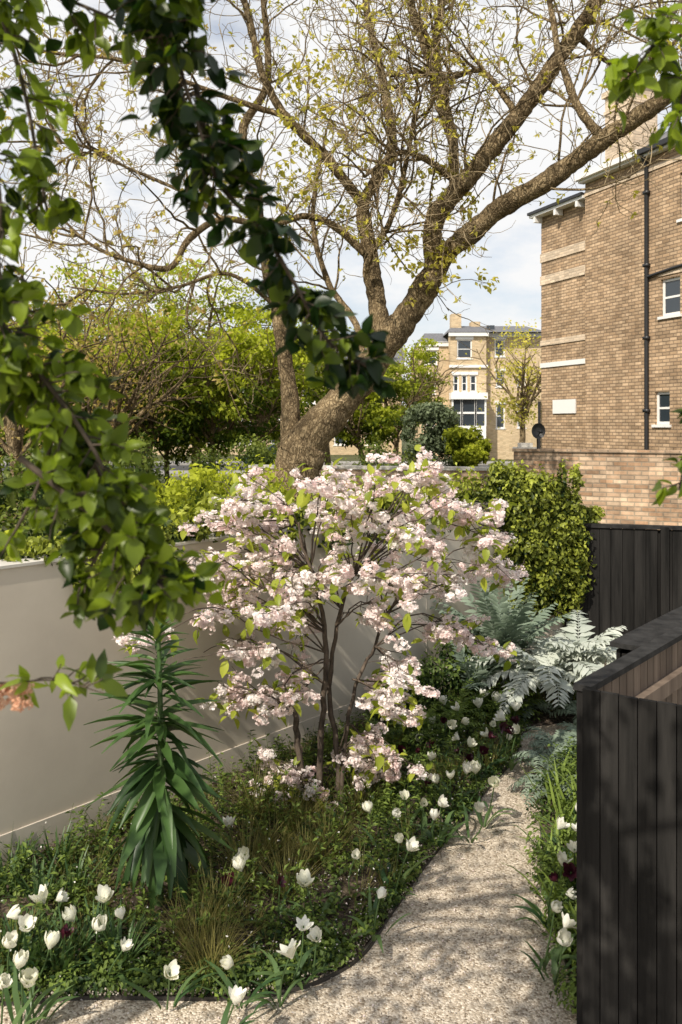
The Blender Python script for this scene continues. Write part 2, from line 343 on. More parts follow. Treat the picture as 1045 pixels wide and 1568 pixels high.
for t in np.linspace(.04,1.0,70):
    p=W0+t*Wd+norm(np.array([-Wd[1],Wd[0]]))*(.12+rng.normal()*.05)
    hh=.07+.13*rng.random()+.06*math.sin(t*23)
    if t<.16: hh*=.35
    hh=max(hh,.04)
    pts.append((p[0],p[1],1.72+hh*.6)); rad.append((.16,.16,hh))
    if rng.random()<.3: pts.append((p[0]+.15,p[1]-.17,1.66-.1*rng.random())); rad.append((.09,.05,.12))
for s in np.linspace(-.15,1.0,22):
    p=we*(1-s)+wr*s; zb=.66+.85*(1-min(1,max(0,s+.15)*2.2))+rng.uniform(-.14,.14)
    zt=1.98-.5*max(0,s-.35)**1.3*1.3+rng.uniform(-.05,.06)
    for z in np.arange(zb,zt,.12):
        bul=.05+.11*math.sin((z-zb)/(zt-zb+.01)*math.pi)+rng.uniform(-.05,.07)
        pts.append((p[0]+.02+rng.normal()*.04,p[1]-.05-bul*.6,z+.04)); rad.append((.06+bul*.5,.08+bul*.4,.09+.04*rng.random()))
for i in range(46):
    s=rng.uniform(0,1.08); p=we*(1-s)+wr*s; pts.append((p[0]+rng.normal()*.08,p[1]-.18-.08*rng.random(),rng.uniform(.62,2.0))); rad.append((.035,.10,.15))
for i in range(16):
    s=rng.uniform(.85,1.4); p=we*(1-s)+wr*s; pts.append((p[0],p[1]-.05,rng.uniform(1.36,1.62))); rad.append((.09,.08,.06))
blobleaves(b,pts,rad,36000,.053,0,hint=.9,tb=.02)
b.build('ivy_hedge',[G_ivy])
b=B(); pts=[];rad=[]
for i in range(60):
    u=rng.uniform(225,440); Yd=rng.uniform(7.5,9.5); pts.append(S(u,rng.uniform(735,830),Yd)); rad.append(rng.uniform(.08,.26))
for i in range(14):
    pts.append(S(rng.uniform(-60,110),rng.uniform(835,900),6.3)); rad.append(.16)
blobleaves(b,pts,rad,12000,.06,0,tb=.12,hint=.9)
for i in range(12):
    p=np.array(pts[i*4]); b.tubes(np.array([[p[0],p[1],0],[p[0]+.05,p[1],p[2]*.5],[p[0],p[1],p[2]]]),np.array([.02,.015,.008]),5,1)
b.build('flowering_currant_shrub',[G_bg,M_twig])

# ------------------------------------------------------------------ black fences
def board_fence(b,p0,p1,z0,z1,bw,th=.02,mat=0,gap=.005,off=0):
    p0=np.array(p0,float);p1=np.array(p1,float);L=np.linalg.norm(p1-p0);d=(p1-p0)/L;n=int(L/bw)
    for i in range(n):
        b.obox(p0+d*(i*bw+gap/2),p0+d*((i+1)*bw-gap/2),off,off+th,z0,z1+rng.uniform(-.002,.002),mat,rng.random())
b=B()
f0=(2.36,8.94); f1=(3.28,8.72); f2=(5.2,8.25)
for a,c in ((f0,f1),(f1,f2)):
    board_fence(b,a,c,.05,1.42,.115,.022); b.obox(a,c,.024,.05,.05,1.41)
    b.obox(a,c,-.02,.06,1.424,1.46,1)
    b.obox(a,np.array(a)+norm(np.array(c)-a)*.08,-.04,-.002,0,1.45)
b.build('black_board_fence',[M_black,M_capm],smooth=False)

b=B()
c0=np.array([.965,3.40]); c1=np.array([2.40,2.46]); c2=np.array([2.95,5.80])
board_fence(b,c0,c1,0,1.44,.072,.02,0,.004); b.obox(c0,c1,.022,.04,.0,1.425,0,.1)
nrm=norm(np.array([.8,.97])); c0b=c0+np.array([.035,.05])
board_fence(b,c0b,c2,0,1.40,.085,.018,1,.006)
b.obox(c0b,c2,.020,.045,0,1.41,0); b.obox(c0b-nrm*.01,c2,-.022,.055,1.414,1.44,2)
b.obox(c0b+nrm*.05,c2,-.045,-.002,1.20,1.27,1)
s0=c0b+nrm*.86; s1=c2
board_fence(b,s0,s1,0,1.37,.09,.02,0,.005,off=.20); b.obox(s0,s1,.06,.19,0,1.36,0)
b.obox(s0-nrm*.03,s1,.075,.24,1.39,1.415,2)
b.build('black_timber_bin_store',[M_black,M_brown,M_capm],smooth=False)

# ------------------------------------------------------------------ walls with openings
def wallopen(b,x0,x1,z0,z1,ops,y=0,depth=.12,mat=0):
    xs=sorted({x0,x1,*[o[0] for o in ops],*[o[1] for o in ops]}); zs=sorted({z0,z1,*[o[2] for o in ops],*[o[3] for o in ops]})
    for a,c in zip(xs[:-1],xs[1:]):
        for e,f in zip(zs[:-1],zs[1:]):
            mx,mz=(a+c)/2,(e+f)/2
            if any(o[0]<mx<o[1] and o[2]<mz<o[3] for o in ops): continue
            b.add([(a,y,e),(c,y,e),(c,y,f),(a,y,f)],[(0,1,2,3)],mat)
    for o in ops:
        a,c,e,f=o[:4]
        b.add([(a,y,e),(a,y+depth,e),(a,y+depth,f),(a,y,f)],[(0,1,2,3)],mat)
        b.add([(c,y,e),(c,y+depth,e),(c,y+depth,f),(c,y,f)],[(3,2,1,0)],mat)
        b.add([(a,y,f),(c,y,f),(c,y+depth,f),(a,y+depth,f)],[(0,1,2,3)],mat)
        b.add([(a,y,e),(c,y,e),(c,y+depth,e),(a,y+depth,e)],[(3,2,1,0)],mat)
def window(b,o,y,fw=.07,bar=True,vbar=False,sill=True):
    a,c,e,f=o[:4]; yy=y+.07
    b.box((a,yy,e),(a+fw,yy+.05,f),0); b.box((c-fw,yy,e),(c,yy+.05,f),0)
    b.box((a+fw,yy,e),(c-fw,yy+.05,e+fw),0); b.box((a+fw,yy,f-fw),(c-fw,yy+.05,f),0)
    if bar: m=(e+f)/2; b.box((a+fw,yy+.006,m-.025),(c-fw,yy+.045,m+.025),0)
    if vbar: m=(a+c)/2; b.box((m-.02,yy+.01,e+fw),(m+.02,yy+.04,f-fw),0)
    b.box((a+fw*.5,yy+.02,e+fw*.5),(c-fw*.5,yy+.03,f-fw*.5),1)
    if sill: b.box((a-.06,y-.05,e-.07),(c+.06,y+.06,e-.003),0)

ang=math.atan2(-.928,.373)
hb=empty('tall_brick_house',(5.83,25.5,0),ang)
b=B()
ops=[(5.02,5.52,2.50,3.30),(5.22,5.86,5.12,6.02),(5.85,6.5,7.35,8.45),(7.4,8.3,2.4,3.6),(7.4,8.3,5.0,6.3)]
wallopen(b,0,2.35,0,8.75,[],y=.22)
wallopen(b,2.35,10,0,9.15,ops,y=0)
b.add([(2.35,0,0),(2.35,.22,0),(2.35,.22,9.15),(2.35,0,9.15)],[(0,3,2,1)])
b.add([(0,.22,0),(0,7,0),(0,7,8.75),(0,.22,8.75)],[(0,3,2,1)]); b.add([(10,0,0),(10,7,0),(10,7,9.15),(10,0,9.15)],[(0,1,2,3)])
b.add([(0,7,0),(10,7,0),(10,7,8.7),(0,7,8.7)],[(3,2,1,0)])
b.build('brick_walls',[M_brick],hb,smooth=False)
b=B()
for z,h,m in ((7.36,.26,1),(6.68,.27,1),(4.86,.16,1),(4.2,.14,0)): b.box((-.02,.19,z),(2.345,.217,z+h),m)
b.box((.62,.18,2.82),(1.68,.215,3.22),0)
b.box((5.15,-.03,6.1),(6.2,-.002,6.2),1); b.box((2.35,-.03,8.75),(10,-.003,8.87),1)
b.build('string_courses_and_plaque',[M_white,M_band],hb,smooth=False)
b=B(); 
for o in ops: window(b,o,0)
b.build('windows',[M_white,M_glass],hb,smooth=False)
b=B()
b.add([(-.2,-.05,8.86),(2.36,-.05,8.86),(2.36,3,10.0),(.8,3,10.0)],[(0,1,2,3)],0)
b.add([(2.3,-.22,9.22),(10.2,-.22,9.22),(10.2,3.2,11.2),(3.6,3.2,11.2)],[(0,1,2,3)],0)
b.add([(2.3,-.22,9.22),(3.6,3.2,11.2),(2.3,6.8,9.22)],[(0,1,2)],0)
b.add([(-.2,-.05,8.86),(.8,3,10.0),(-.2,7,8.86)],[(0,1,2)],0)
b.add([(3.6,3.2,11.2),(10.2,3.2,11.2),(10.2,7,9.22),(2.3,6.8,9.22)],[(0,1,2,3)],0)
b.box((-.2,-.08,8.72),(2.34,.2,8.80),1); b.box((-.22,-.14,8.80),(2.34,-.05,8.88),2)
b.box((2.3,-.2,9.1),(10.2,-.003,9.18),1); b.box((2.28,-.32,9.16),(4.75,-.2,9.30),1); b.box((4.75,-.32,9.16),(10.2,-.2,9.28),2)
for x in np.arange(0,2.2,1.0): b.box((x,-.07,8.55),(x+.1,.19,8.715),1)
b.build('roof_eaves_and_gutters',[M_slate,M_white,M_lead],hb,smooth=False)
b=B(); b.box((2.75,.35,9.2),(3.85,1.15,11.35),0); b.box((2.68,.28,11.35),(3.92,1.22,11.5),0); b.box((2.72,.32,10.9),(3.88,1.18,10.98),0)
for i in range(3): b.tubes(np.array([[3.0+.3*i,.75,11.5],[3.0+.3*i,.75,11.95]]),np.array([.12,.1]),10,1)
b.build('chimney_stack',[M_band,M_brick2],hb,smooth=False)
b=B(); b.tubes(np.array([[4.8,-.06,0],[4.8,-.06,4],[4.8,-.06,8.9],[4.8,-.2,9.15]]),np.array([.055]*4),8); b.tubes(np.array([[4.8,-.06,6.15],[5.6,-.05,6.22],[7,-.05,6.3]]),np.array([.04]*3),6)
b.tubes(np.array([[.05,.12,0],[.05,.12,3.2]]),np.array([.05]*2),6)
for z in np.arange(1,9,1.8): b.box((4.72,-.12,z),(4.88,-.01,z+.08))
b.build('downpipe',[M_lead],hb)
b=B(); c=S(824,660,17.0); a=np.linspace(0,2*np.pi,17)[:-1]; 
V=[c]+[c+np.array([math.cos(t)*.14*r,-.05*(r*r),math.sin(t)*.16*r]) for r in (.5,1) for t in a]
Fc=[(0,1+i,1+(i+1)%16) for i in range(16)]; b.add(V,Fc); b.add(V,[(1+i,17+i,17+(i+1)%16,1+(i+1)%16) for i in range(16)])
b.tubes(np.array([c,c+[0,.05,-.1],c+[0,.05,-1.0]]),np.array([.015]*3),6); b.tubes(np.array([c+[0,0,-.1],c+[0,-.2,-.02]]),np.array([.01]*2),5); b.box(tuple(c+[-.03,-.25,-.04]),tuple(c+[.03,-.19,.02]))
b.build('satellite_dish',[M_lead])

gw=empty('brick_boundary_wall',(3.05,15.0,0),math.atan2(-2.0,4.5))
b=B(); b.box((0,0,0),(8,.22,2.02),0); b.box((-.02,-.03,2.023),(8,.25,2.07),1); b.build('wall_body',[M_brick2,M_brick2],gw,smooth=False)
lw=empty('low_brick_wall',(-2,18.4,0),math.atan2(-1.0,5.2))
b=B(); b.box((0,0,0),(5.6,.22,1.55),0); b.box((0,-.03,1.553),(5.6,.25,1.62),1)
for x in (5.66,): b.box((x,-.06,0),(x+.4,.34,1.95),0); b.box((x-.05,-.11,1.953),(x+.45,.39,2.03),1); b.box((x+.05,-.01,2.033),(x+.35,.29,2.12),1)
b.build('wall_and_pier',[M_brick2,M_cope],lw,smooth=False)

# distant villa
vh=empty('pale_brick_villa',(0,60,0),0)
k=60/F
def U(u): return (u-522.5)*k
def Z(v): return H+(650-v)*k
b=B(); w=B()
ops=[(U(653),U(673),Z(556),Z(534)),(U(700),U(723),Z(549),Z(520)),(U(760),U(776),Z(545),Z(518)),
     (U(694),U(703),Z(600),Z(574)),(U(707),U(716),Z(600),Z(574)),(U(720),U(730),Z(600),Z(574)),(U(762),U(775),Z(592),Z(568)),(U(655),U(670),Z(602),Z(574)),
     (U(762),U(776),Z(656),Z(618)),(U(655),U(670),Z(655),Z(622)),(U(795),U(808),Z(592),Z(566)),(U(795),U(808),Z(655),Z(620))]
wallopen(b,U(646),U(690),0,Z(524),[o for o in ops if o[1]<U(690)],y=1.2)
wallopen(b,U(690),U(745),0,Z(512),[o for o in ops if U(690)<=o[0] and o[1]<=U(745)],y=0)
wallopen(b,U(745),U(835),0,Z(512),[o for o in ops if o[0]>U(745)],y=.6)
b.add([(U(690),0,0),(U(690),1.2,0),(U(690),1.2,Z(512)),(U(690),0,Z(512))],[(0,3,2,1)]); b.add([(U(745),0,0),(U(745),.6,0),(U(745),.6,Z(512)),(U(745),0,Z(512))],[(0,1,2,3)])
b.add([(U(646),1.2,0),(U(646),9,0),(U(646),9,Z(524)),(U(646),1.2,Z(524))],[(0,3,2,1)]); b.add([(U(835),.6,0),(U(835),9,0),(U(835),9,Z(512)),(U(835),.6,Z(512))],[(0,1,2,3)])
b.box((U(700),3,Z(520)),(U(716),4,Z(472)),0); b.box((U(735),4,Z(520)),(U(750),5,Z(482)),0)
b.build('walls',[M_brick3],vh,smooth=False)
for o in ops:
    y=1.2 if o[1]<U(690) else (0 if o[1]<=U(745) else .6); window(w,o,y,.09)
    w.box((o[0]-.1,y-.06,o[3]+.003),(o[1]+.1,y-.003,o[3]+.22),0)
w.box((U(690),-1.0,0),(U(741),-.02,Z(652)),0); w.box((U(688),-1.15,Z(612)),(U(743),-.01,Z(602)),0)
for a,c in ((692,703),(706,724),(727,739)):
    w.box((U(a)-.12,-.95,Z(652)),(U(a),-.85,Z(612)),0); w.box((U(c),-.95,Z(652)),(U(c)+.12,-.85,Z(612)),0); w.box((U(a),-.85,Z(652)),(U(c),-.8,Z(612)),1); w.box((U(a),-.92,Z(634)),(U(c),-.86,Z(631)),0)
w.box((U(688),-.15,Z(563)),(U(747),-.01,Z(559)),0); w.box((U(644),1.05,Z(528)),(U(690),1.19,Z(521)),0); w.box((U(687),-.25,Z(515)),(U(748),-.01,Z(509)),0); w.box((U(748),.35,Z(515)),(U(838),.59,Z(509)),0)
w.build('windows_bay_and_trim',[M_white,M_glass],vh,smooth=False)
b=B(); zr=Z(488)
b.add([(U(686),-.3,Z(509)),(U(838),-.3,Z(509)),(U(825),4.5,zr),(U(705),4.5,zr)],[(0,1,2,3)]); b.add([(U(686),-.3,Z(509)),(U(705),4.5,zr),(U(686),9,Z(509))],[(0,1,2)])
b.add([(U(838),-.3,Z(509)),(U(838),9,Z(509)),(U(825),4.5,zr)],[(0,1,2)]); b.add([(U(686),9,Z(509)),(U(838),9,Z(509)),(U(825),4.5,zr),(U(705),4.5,zr)],[(3,2,1,0)])
b.add([(U(643),1,Z(522)),(U(690),1,Z(522)),(U(690),4.5,Z(500)),(U(660),4.5,Z(500))],[(0,1,2,3)]); b.add([(U(643),1,Z(522)),(U(660),4.5,Z(500)),(U(643),9,Z(522))],[(0,1,2)])
b.box((U(752),1.6,Z(502)),(U(764),1.9,Z(494)),1)
b.build('slate_roof',[M_slate,M_glass],vh,smooth=False)
th=empty('terrace_house',(0,70,0),0); b=B(); w=B()
ops=[]
for x in np.arange(-24,4,2.6):
    for z in (.8,4.2): ops.append((x,x+1.1,z,z+1.9))
wallopen(b,-26,5,0,7.6,ops); b.add([(5,0,0),(5,8,0),(5,8,7.6),(5,0,7.6)],[(0,1,2,3)]); b.add([(-26,0,0),(-26,8,0),(-26,8,7.6),(-26,0,7.6)],[(0,3,2,1)])
for o in ops: window(w,o,0,.12); w.box((o[0]-.15,-.06,o[3]+.003),(o[1]+.15,-.003,o[3]+.3),0)
b.build('walls',[M_brick3],th,smooth=False); w.build('windows',[M_white,M_glass],th,smooth=False)
b=B(); b.add([(-26.3,-.3,7.6),(5.3,-.3,7.6),(5.3,4,10),(-26.3,4,10)],[(0,1,2,3)]); b.add([(-26.3,8.3,7.6),(5.3,8.3,7.6),(5.3,4,10),(-26.3,4,10)],[(3,2,1,0)]); b.build('roof',[M_slate],th,smooth=False)
b=B(); cx,cy=-5.2,45.6
prof=[(0,.35),(.05,.75),(.9,.95),(1.45,1.42),(2.9,1.45),(3.6,1.0),(4.15,.9),(4.2,.35)]
V=[(cx+x,cy,z) for x,z in prof]+[(cx+x,cy+1.7,z) for x,z in prof]; n8=len(prof)
b.add(V,[tuple(range(n8)),tuple(range(2*n8-1,n8-1,-1))]); b.add(V,[(i,(i+1)%n8,n8+(i+1)%n8,n8+i) for i in range(n8)])
b.add([(cx+1.08,cy-.01,.98),(cx+3.45,cy-.01,1.02),(cx+2.85,cy-.01,1.38),(cx+1.52,cy-.01,1.36)],[(0,1,2,3)],1)
for wx in (.8,3.35):
    for wy in (-.02,1.55): 
        b.tubes(np.array([[cx+wx,cy+wy,.32],[cx+wx,cy+wy+.2,.32]]),np.array([.32,.32]),14,2); b.tubes(np.array([[cx+wx,cy+wy-.005,.32],[cx+wx,cy+wy,.32]]),np.array([.01,.31]),14,2)
b.build('parked_car',[plain('blue_car_paint',(.03,.08,.25),.25),M_glass,M_lead],smooth=False)

# ------------------------------------------------------------------ street trees
def street_tree(name,base,h,rad,ncl,lpc,size,mat,tb=0,zc=.6,sparse=.16,zt=.42):
    b=B(); base=np.array(base,float)
    top=base+np.array([rng.normal()*.3,0,h*.45]); P=cat([base,base+(top-base)*.5+[rng.normal()*.1,0,0],top],7)
    b.tubes(P,np.linspace(.022*h,.014*h,7),8,1)
    st,d,_,_=spawn(P[None],14,.6,1,.6); d[:,2]=abs(d[:,2])+.5; br=walk(st,d,rng.uniform(.3,.5,14)*h,7,.12,.05); b.tubes(br,np.linspace(.009*h,.002*h,7),5,1)
    st,d,_,_=spawn(br,6,.3,1,.55); b2=walk(st,d,rng.uniform(.12,.24,len(st))*h,5,.2,.05); b.tubes(b2,np.linspace(.0035*h,.001*h,5),3,1)
    c=base+[0,0,h*zc]; rad=np.array(rad,float)
    d=rdir(ncl); cc=c+d*rad*(rng.random(ncl)**.42)[:,None]
    ct=rng.normal(size=ncl)*.2+zt*(cc[:,2]-c[2])/rad[2]  # crown shade put into the tint: lower clumps darker, upper ones lighter
    cs=rng.uniform(.6,1.4,ncl)
    idx=np.repeat(np.arange(ncl),lpc); n=len(idx)
    off=rng.normal(size=(n,3))*sparse*rad.mean()*np.array([1,1,.45])*cs[idx][:,None]; pos=cc[idx]+off
    nn=norm(rdir(n)*.8+np.array([0,-.1,.7])); dd=norm(np.cross(nn,rdir(n))+[0,0,-.25])
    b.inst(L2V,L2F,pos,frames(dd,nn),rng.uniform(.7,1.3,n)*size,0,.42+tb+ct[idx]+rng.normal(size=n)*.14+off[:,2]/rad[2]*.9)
    return b.build(name,[mat,M_bark])
for (u,Yd,h,rx,tb) in [(60,27,6.6,2.6,.0),(150,31,8.6,2.8,.05),(235,24,6.1,2.0,-.1),(300,34,10.2,2.7,.1),(395,27,6.6,2.0,.05),(330,25,5.6,1.8,.0),(440,36,8.6,2.4,.1),(10,22,5.3,2.2,-.05),(505,38,7.6,2.0,.1),(-60,26,7.5,2.5,0),(215,33,8.2,2.0,.15),(100,24,5.6,1.6,.1),(260,29,4.6,1.9,-.15),(370,31,4.8,1.9,-.15),(180,28,4.6,1.9,-.15)]:
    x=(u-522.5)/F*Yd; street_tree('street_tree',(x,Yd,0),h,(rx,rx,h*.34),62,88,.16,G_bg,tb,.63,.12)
for (u,Yd,h,rx,tb) in [(600,34,5.9,1.5,-.05),(562,30,4.9,1.1,.0),(640,44,7.6,1.3,.05)]:
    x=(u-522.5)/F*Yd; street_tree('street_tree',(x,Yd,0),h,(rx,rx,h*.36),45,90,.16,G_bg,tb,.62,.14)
x=(792-522.5)/F*42; street_tree('birch_tree',(x,42,0),8.2,(.95,.95,3.0),40,45,.15,G_ash,.1,.58,.3)
for (u,Yd,h,rx) in [(30,15,6.2,1.7),(150,17,6.0,1.5)]:
    x=(u-522.5)/F*Yd; street_tree('bronze_leaved_tree',(x,Yd,0),h,(rx,rx,h*.33),55,22,.09,G_orange,-.1,.58,.2,zt=.1)
b=B(); pts=[];rad=[]
for i in range(40): pts.append(S(rng.uniform(628,695),rng.uniform(622,705),21)+[0,rng.uniform(-.4,.4),0]); rad.append(rng.uniform(.12,.30))
blobleaves(b,pts,rad,9000,.09,0,tb=.1,hint=.9); b.tubes(np.array([S(660,805,21),S(660,650,21)]),np.array([.07,.04]),6,1); b.build('olive_grey_shrub',[G_grey,M_bark])
b=B(); pts=[];rad=[]
for i in range(24): pts.append(S(rng.uniform(690,742),rng.uniform(664,708),20)+[0,rng.uniform(-.4,.4),0]); rad.append(rng.uniform(.08,.22))
blobleaves(b,pts,rad,5000,.10,0,tb=.1,hint=1); b.tubes(np.array([S(720,812,20),S(720,690,20)]),np.array([.06,.04]),6,1); b.build('laurel_shrub',[G_bg,M_bark])
b=B(); pts=[];rad=[]
for i in range(60): pts.append(S(rng.uniform(-80,640),rng.uniform(690,745),rng.uniform(19,22))); rad.append(rng.uniform(.3,.5))
for i in range(40): pts.append(S(rng.uniform(-120,250),rng.uniform(715,850),rng.uniform(11,14))); rad.append(rng.uniform(.25,.5))
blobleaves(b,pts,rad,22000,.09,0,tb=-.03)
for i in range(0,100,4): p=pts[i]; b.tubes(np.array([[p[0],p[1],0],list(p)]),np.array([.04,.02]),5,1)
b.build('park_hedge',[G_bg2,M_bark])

# ------------------------------------------------------------------ big ash tree
T=13.0
limbs=[
 ([(448,860,0),(456,740,0),(464,690,0),(498,640,0),(548,585,0),(598,520,-.1),(640,460,-.2),(672,402,-.3)],[.44,.38,.33,.27,.235,.215,.20,.18]),
 ([(436,760,.1),(446,650,.2),(436,560,.5),(425,470,.7),(408,395,.8),(390,300,.9),(372,200,1.0),(410,120,1.2),(400,-40,1.3)],[.20,.15,.12,.11,.10,.085,.07,.06,.04]),
 ([(590,525,0),(580,470,.2),(572,390,.4),(560,310,.5),(600,230,.7),(585,120,.9),(560,0,1.0),(570,-90,1.1)],[.16,.15,.125,.10,.085,.07,.055,.04]),
 ([(665,410,-.3),(665,340,-.5),(695,290,-.7),(740,235,-.9),(795,165,-1.0),(845,95,-1.1),(890,35,-1.2),(940,-40,-1.3)],[.15,.14,.135,.125,.12,.11,.10,.085]),
 ([(672,402,-.3),(720,360,-.6),(780,318,-.9),(850,275,-1.2),(930,215,-1.5),(1000,165,-1.8),(1080,110,-2)],[.155,.15,.14,.135,.12,.11,.09]),
 ([(695,285,-.6),(692,225,-.4),(672,150,-.3),(655,80,-.2),(630,20,-.1),(610,-70,0)],[.08,.08,.11,.08,.065,.05]),
 ([(668,140,-.3),(668,70,-.4),(680,0,-.5),(700,-80,-.6)],[.08,.065,.06,.05]),
 ([(930,215,-1.5),(890,170,-1.5),(860,100,-1.4),(845,20,-1.3),(830,-60,-1.2)],[.07,.06,.05,.04,.03]),
 ([(572,400,.4),(520,350,.3),(470,330,.2),(410,345,0),(340,335,-.2),(290,365,-.3),(260,410,-.4),(200,400,-.5),(140,375,-.6),(100,340,-.6)],[.07,.06,.05,.05,.05,.055,.045,.035,.025,.015]),
 ([(560,320,.5),(500,240,.3),(440,180,.1),(400,110,0),(380,20,0),(350,-60,0)],[.085,.075,.065,.055,.05,.04]),
 ([(440,180,.1),(350,150,0),(270,120,-.2),(180,90,-.4),(80,80,-.6),(-30,60,-.7)],[.05,.04,.035,.03,.025,.015]),
 ([(700,280,-.6),(640,240,-.8),(600,240,-.9),(560,270,-1)],[.05,.045,.035,.02]),
 ([(580,470,.2),(560,410,0),(600,330,-.4),(625,230,-.6),(640,130,-.8)],[.06,.05,.045,.035,.02]),
 ([(790,170,-1.0),(740,110,-.9),(690,120,-.8),(640,110,-.8)],[.05,.035,.03,.015]),
 ([(880,50,-1.2),(940,100,-1),(1000,90,-.9),(1060,40,-.8)],[.045,.035,.03,.025]),
 ([(340,335,-.2),(290,300,0),(200,260,.1),(110,220,.2),(30,230,.3)],[.035,.03,.025,.02,.015]),
 ([(425,470,.7),(350,420,.6),(270,440,.4),(190,450,.4),(110,440,.3)],[.04,.03,.025,.02,.015]),
 ([(555,580,0),(545,500,.5),(500,430,.8),(480,330,1.0),(500,200,1.2)],[.06,.055,.05,.04,.02]),
]
b=B(); LP=[]
for pts,r in limbs:
    P=cat([S(u,v,T+dy) for u,v,dy in pts],90); q=np.linspace(0,1,90); rr=np.interp(q,np.linspace(0,1,len(r)),r)
    wob=np.cumsum(rng.normal(size=(90,3)),0); wob-=np.linspace(0,1,90)[:,None]*wob[-1]; P+=wob*np.minimum(rr[:,None]*.05,.006); rr=rr*(1+.05*np.sin(q*40+rng.random()*6)+rng.normal(size=90)*.02)
    b.tubes(P,rr,24 if r[0]>.12 else 9,0,lump=.035 if r[0]>.05 else .02); LP.append(P)
LP=np.array(LP)
st,d,_,_=spawn(LP,12,.25,1,.62); d[:,2]+=.2; d[:,1]*=.8
k=(st[:,2]>4.6); st=st[k];d=d[k]
A=walk(st,d,rng.uniform(.9,2.6,len(st)),12,.20,.03); b.tubes(A,np.linspace(.021,.006,12),5,0)
st,d,_,_=spawn(A,7,.2,1,.6); C=walk(st,d,rng.uniform(.4,1.2,len(st)),8,.26,.02); b.tubes(C,np.linspace(.008,.0042,8),4,1)
st,d,_,_=spawn(C,3,.12,1,.62); D=walk(st,d,rng.uniform(.2,.6,len(st)),6,.34,.08); b.tubes(D,np.linspace(.005,.003,6),3,1)
st,d,_,_=spawn(LP,9,.2,1,.8); k=st[:,2]>4.0; E=walk(st[k],d[k],rng.uniform(.3,.9,k.sum()),6,.3,.08); b.tubes(E,np.linspace(.008,.004,6),3,1)
tips=np.concatenate([D[:,-1],E[:,-1],C[:,-1]]); tips=tips[rng.random(len(tips))<.34]
idx=np.repeat(np.arange(len(tips)),5); n=len(idx); dd=norm(rdir(n)+[0,0,-.35]); 
left=(tips[:,0]<-1.8)&(rng.random(len(tips))<.6)
pos=tips[idx]+rdir(n)*.02
k=~left[idx]; b.inst(L2V*np.array([.75,1,1]),L2F,pos[k],frames(dd[k],rdir(k.sum())),rng.uniform(.05,.11,k.sum()),2)
k=left[idx]; b.inst(L2V,L2F,pos[k],frames(dd[k],rdir(k.sum())),rng.uniform(.06,.11,k.sum()),3)
c=[S(rng.uniform(600,760),rng.uniform(250,440),T-.6) for _ in range(60)]
blobleaves(b,c,[.10]*60,420,.10,2,tb=.2)
c=[S(rng.uniform(430,570),rng.uniform(80,330),T-.2) for _ in range(60)]
blobleaves(b,c,[.12]*60,500,.11,2,tb=.1)
b.build('ash_tree',[M_bark,M_twig,G_ash,G_orange])

# ------------------------------------------------------------------ cherry tree
def clusterT(seed):
    r=np.random.default_rng(seed); V=[];Fc=[]
    for f in range(13):
        d=r.normal(size=3); d[2]=d[2]*.7; d/=np.linalg.norm(d); c=d*r.uniform(.024,.05)
        x=np.cross(d,[.3,.5,.8]); x/=np.linalg.norm(x); y=np.cross(d,x)
        for p in range(8):
            a=p*2*math.pi/8*2.0+r.normal()*.25; el=(.2 if p<5 else .85)+r.normal()*.25; L=.021 if p<5 else .015
            o=(math.cos(a)*x+math.sin(a)*y); dirn=o*math.cos(el)+d*math.sin(el); sd=np.cross(d,o)
            i=len(V); w=L*.5
            V+=[c, c+dirn*L*.6+sd*w, c+dirn*L+sd*w*.5+d*.003, c+dirn*L-sd*w*.5+d*.001, c+dirn*L*.6-sd*w]
            Fc.append((i,i+1,i+2,i+3,i+4))
    return np.array(V),np.array(Fc)
CT=[clusterT(i) for i in range(4)]
Yc=5.45
stems=[([(500,1262,0),(490,1160,0),(498,1060,0),(497,960,0),(478,880,-.05),(455,800,-.1)],[.024,.021,.019,.016,.011,.007]),
 ([(516,1262,.02),(520,1170,.05),(506,1070,.08),(515,960,.1),(542,880,.1),(590,800,.1)],[.023,.020,.017,.014,.011,.007]),
 ([(482,1255,0),(458,1160,0),(452,1090,-.05),(420,1070,-.1),(360,1050,-.15)],[.026,.022,.017,.010,.006]),
 ([(522,1255,-.03),(528,1150,0),(545,1050,.05),(575,990,.1),(592,940,.1),(640,880,.1)],[.015,.013,.012,.011,.009,.006])]
b=B()
for p,r in stems: P=cat([S(u,v,Yc+dy) for u,v,dy in p],24); P[1:]+=rng.normal(size=(23,3))*.005; b.tubes(P,np.interp(np.linspace(0,1,24),np.linspace(0,1,len(r)),r)*(1+rng.normal(size=24)*.05),9,0,lump=.04)
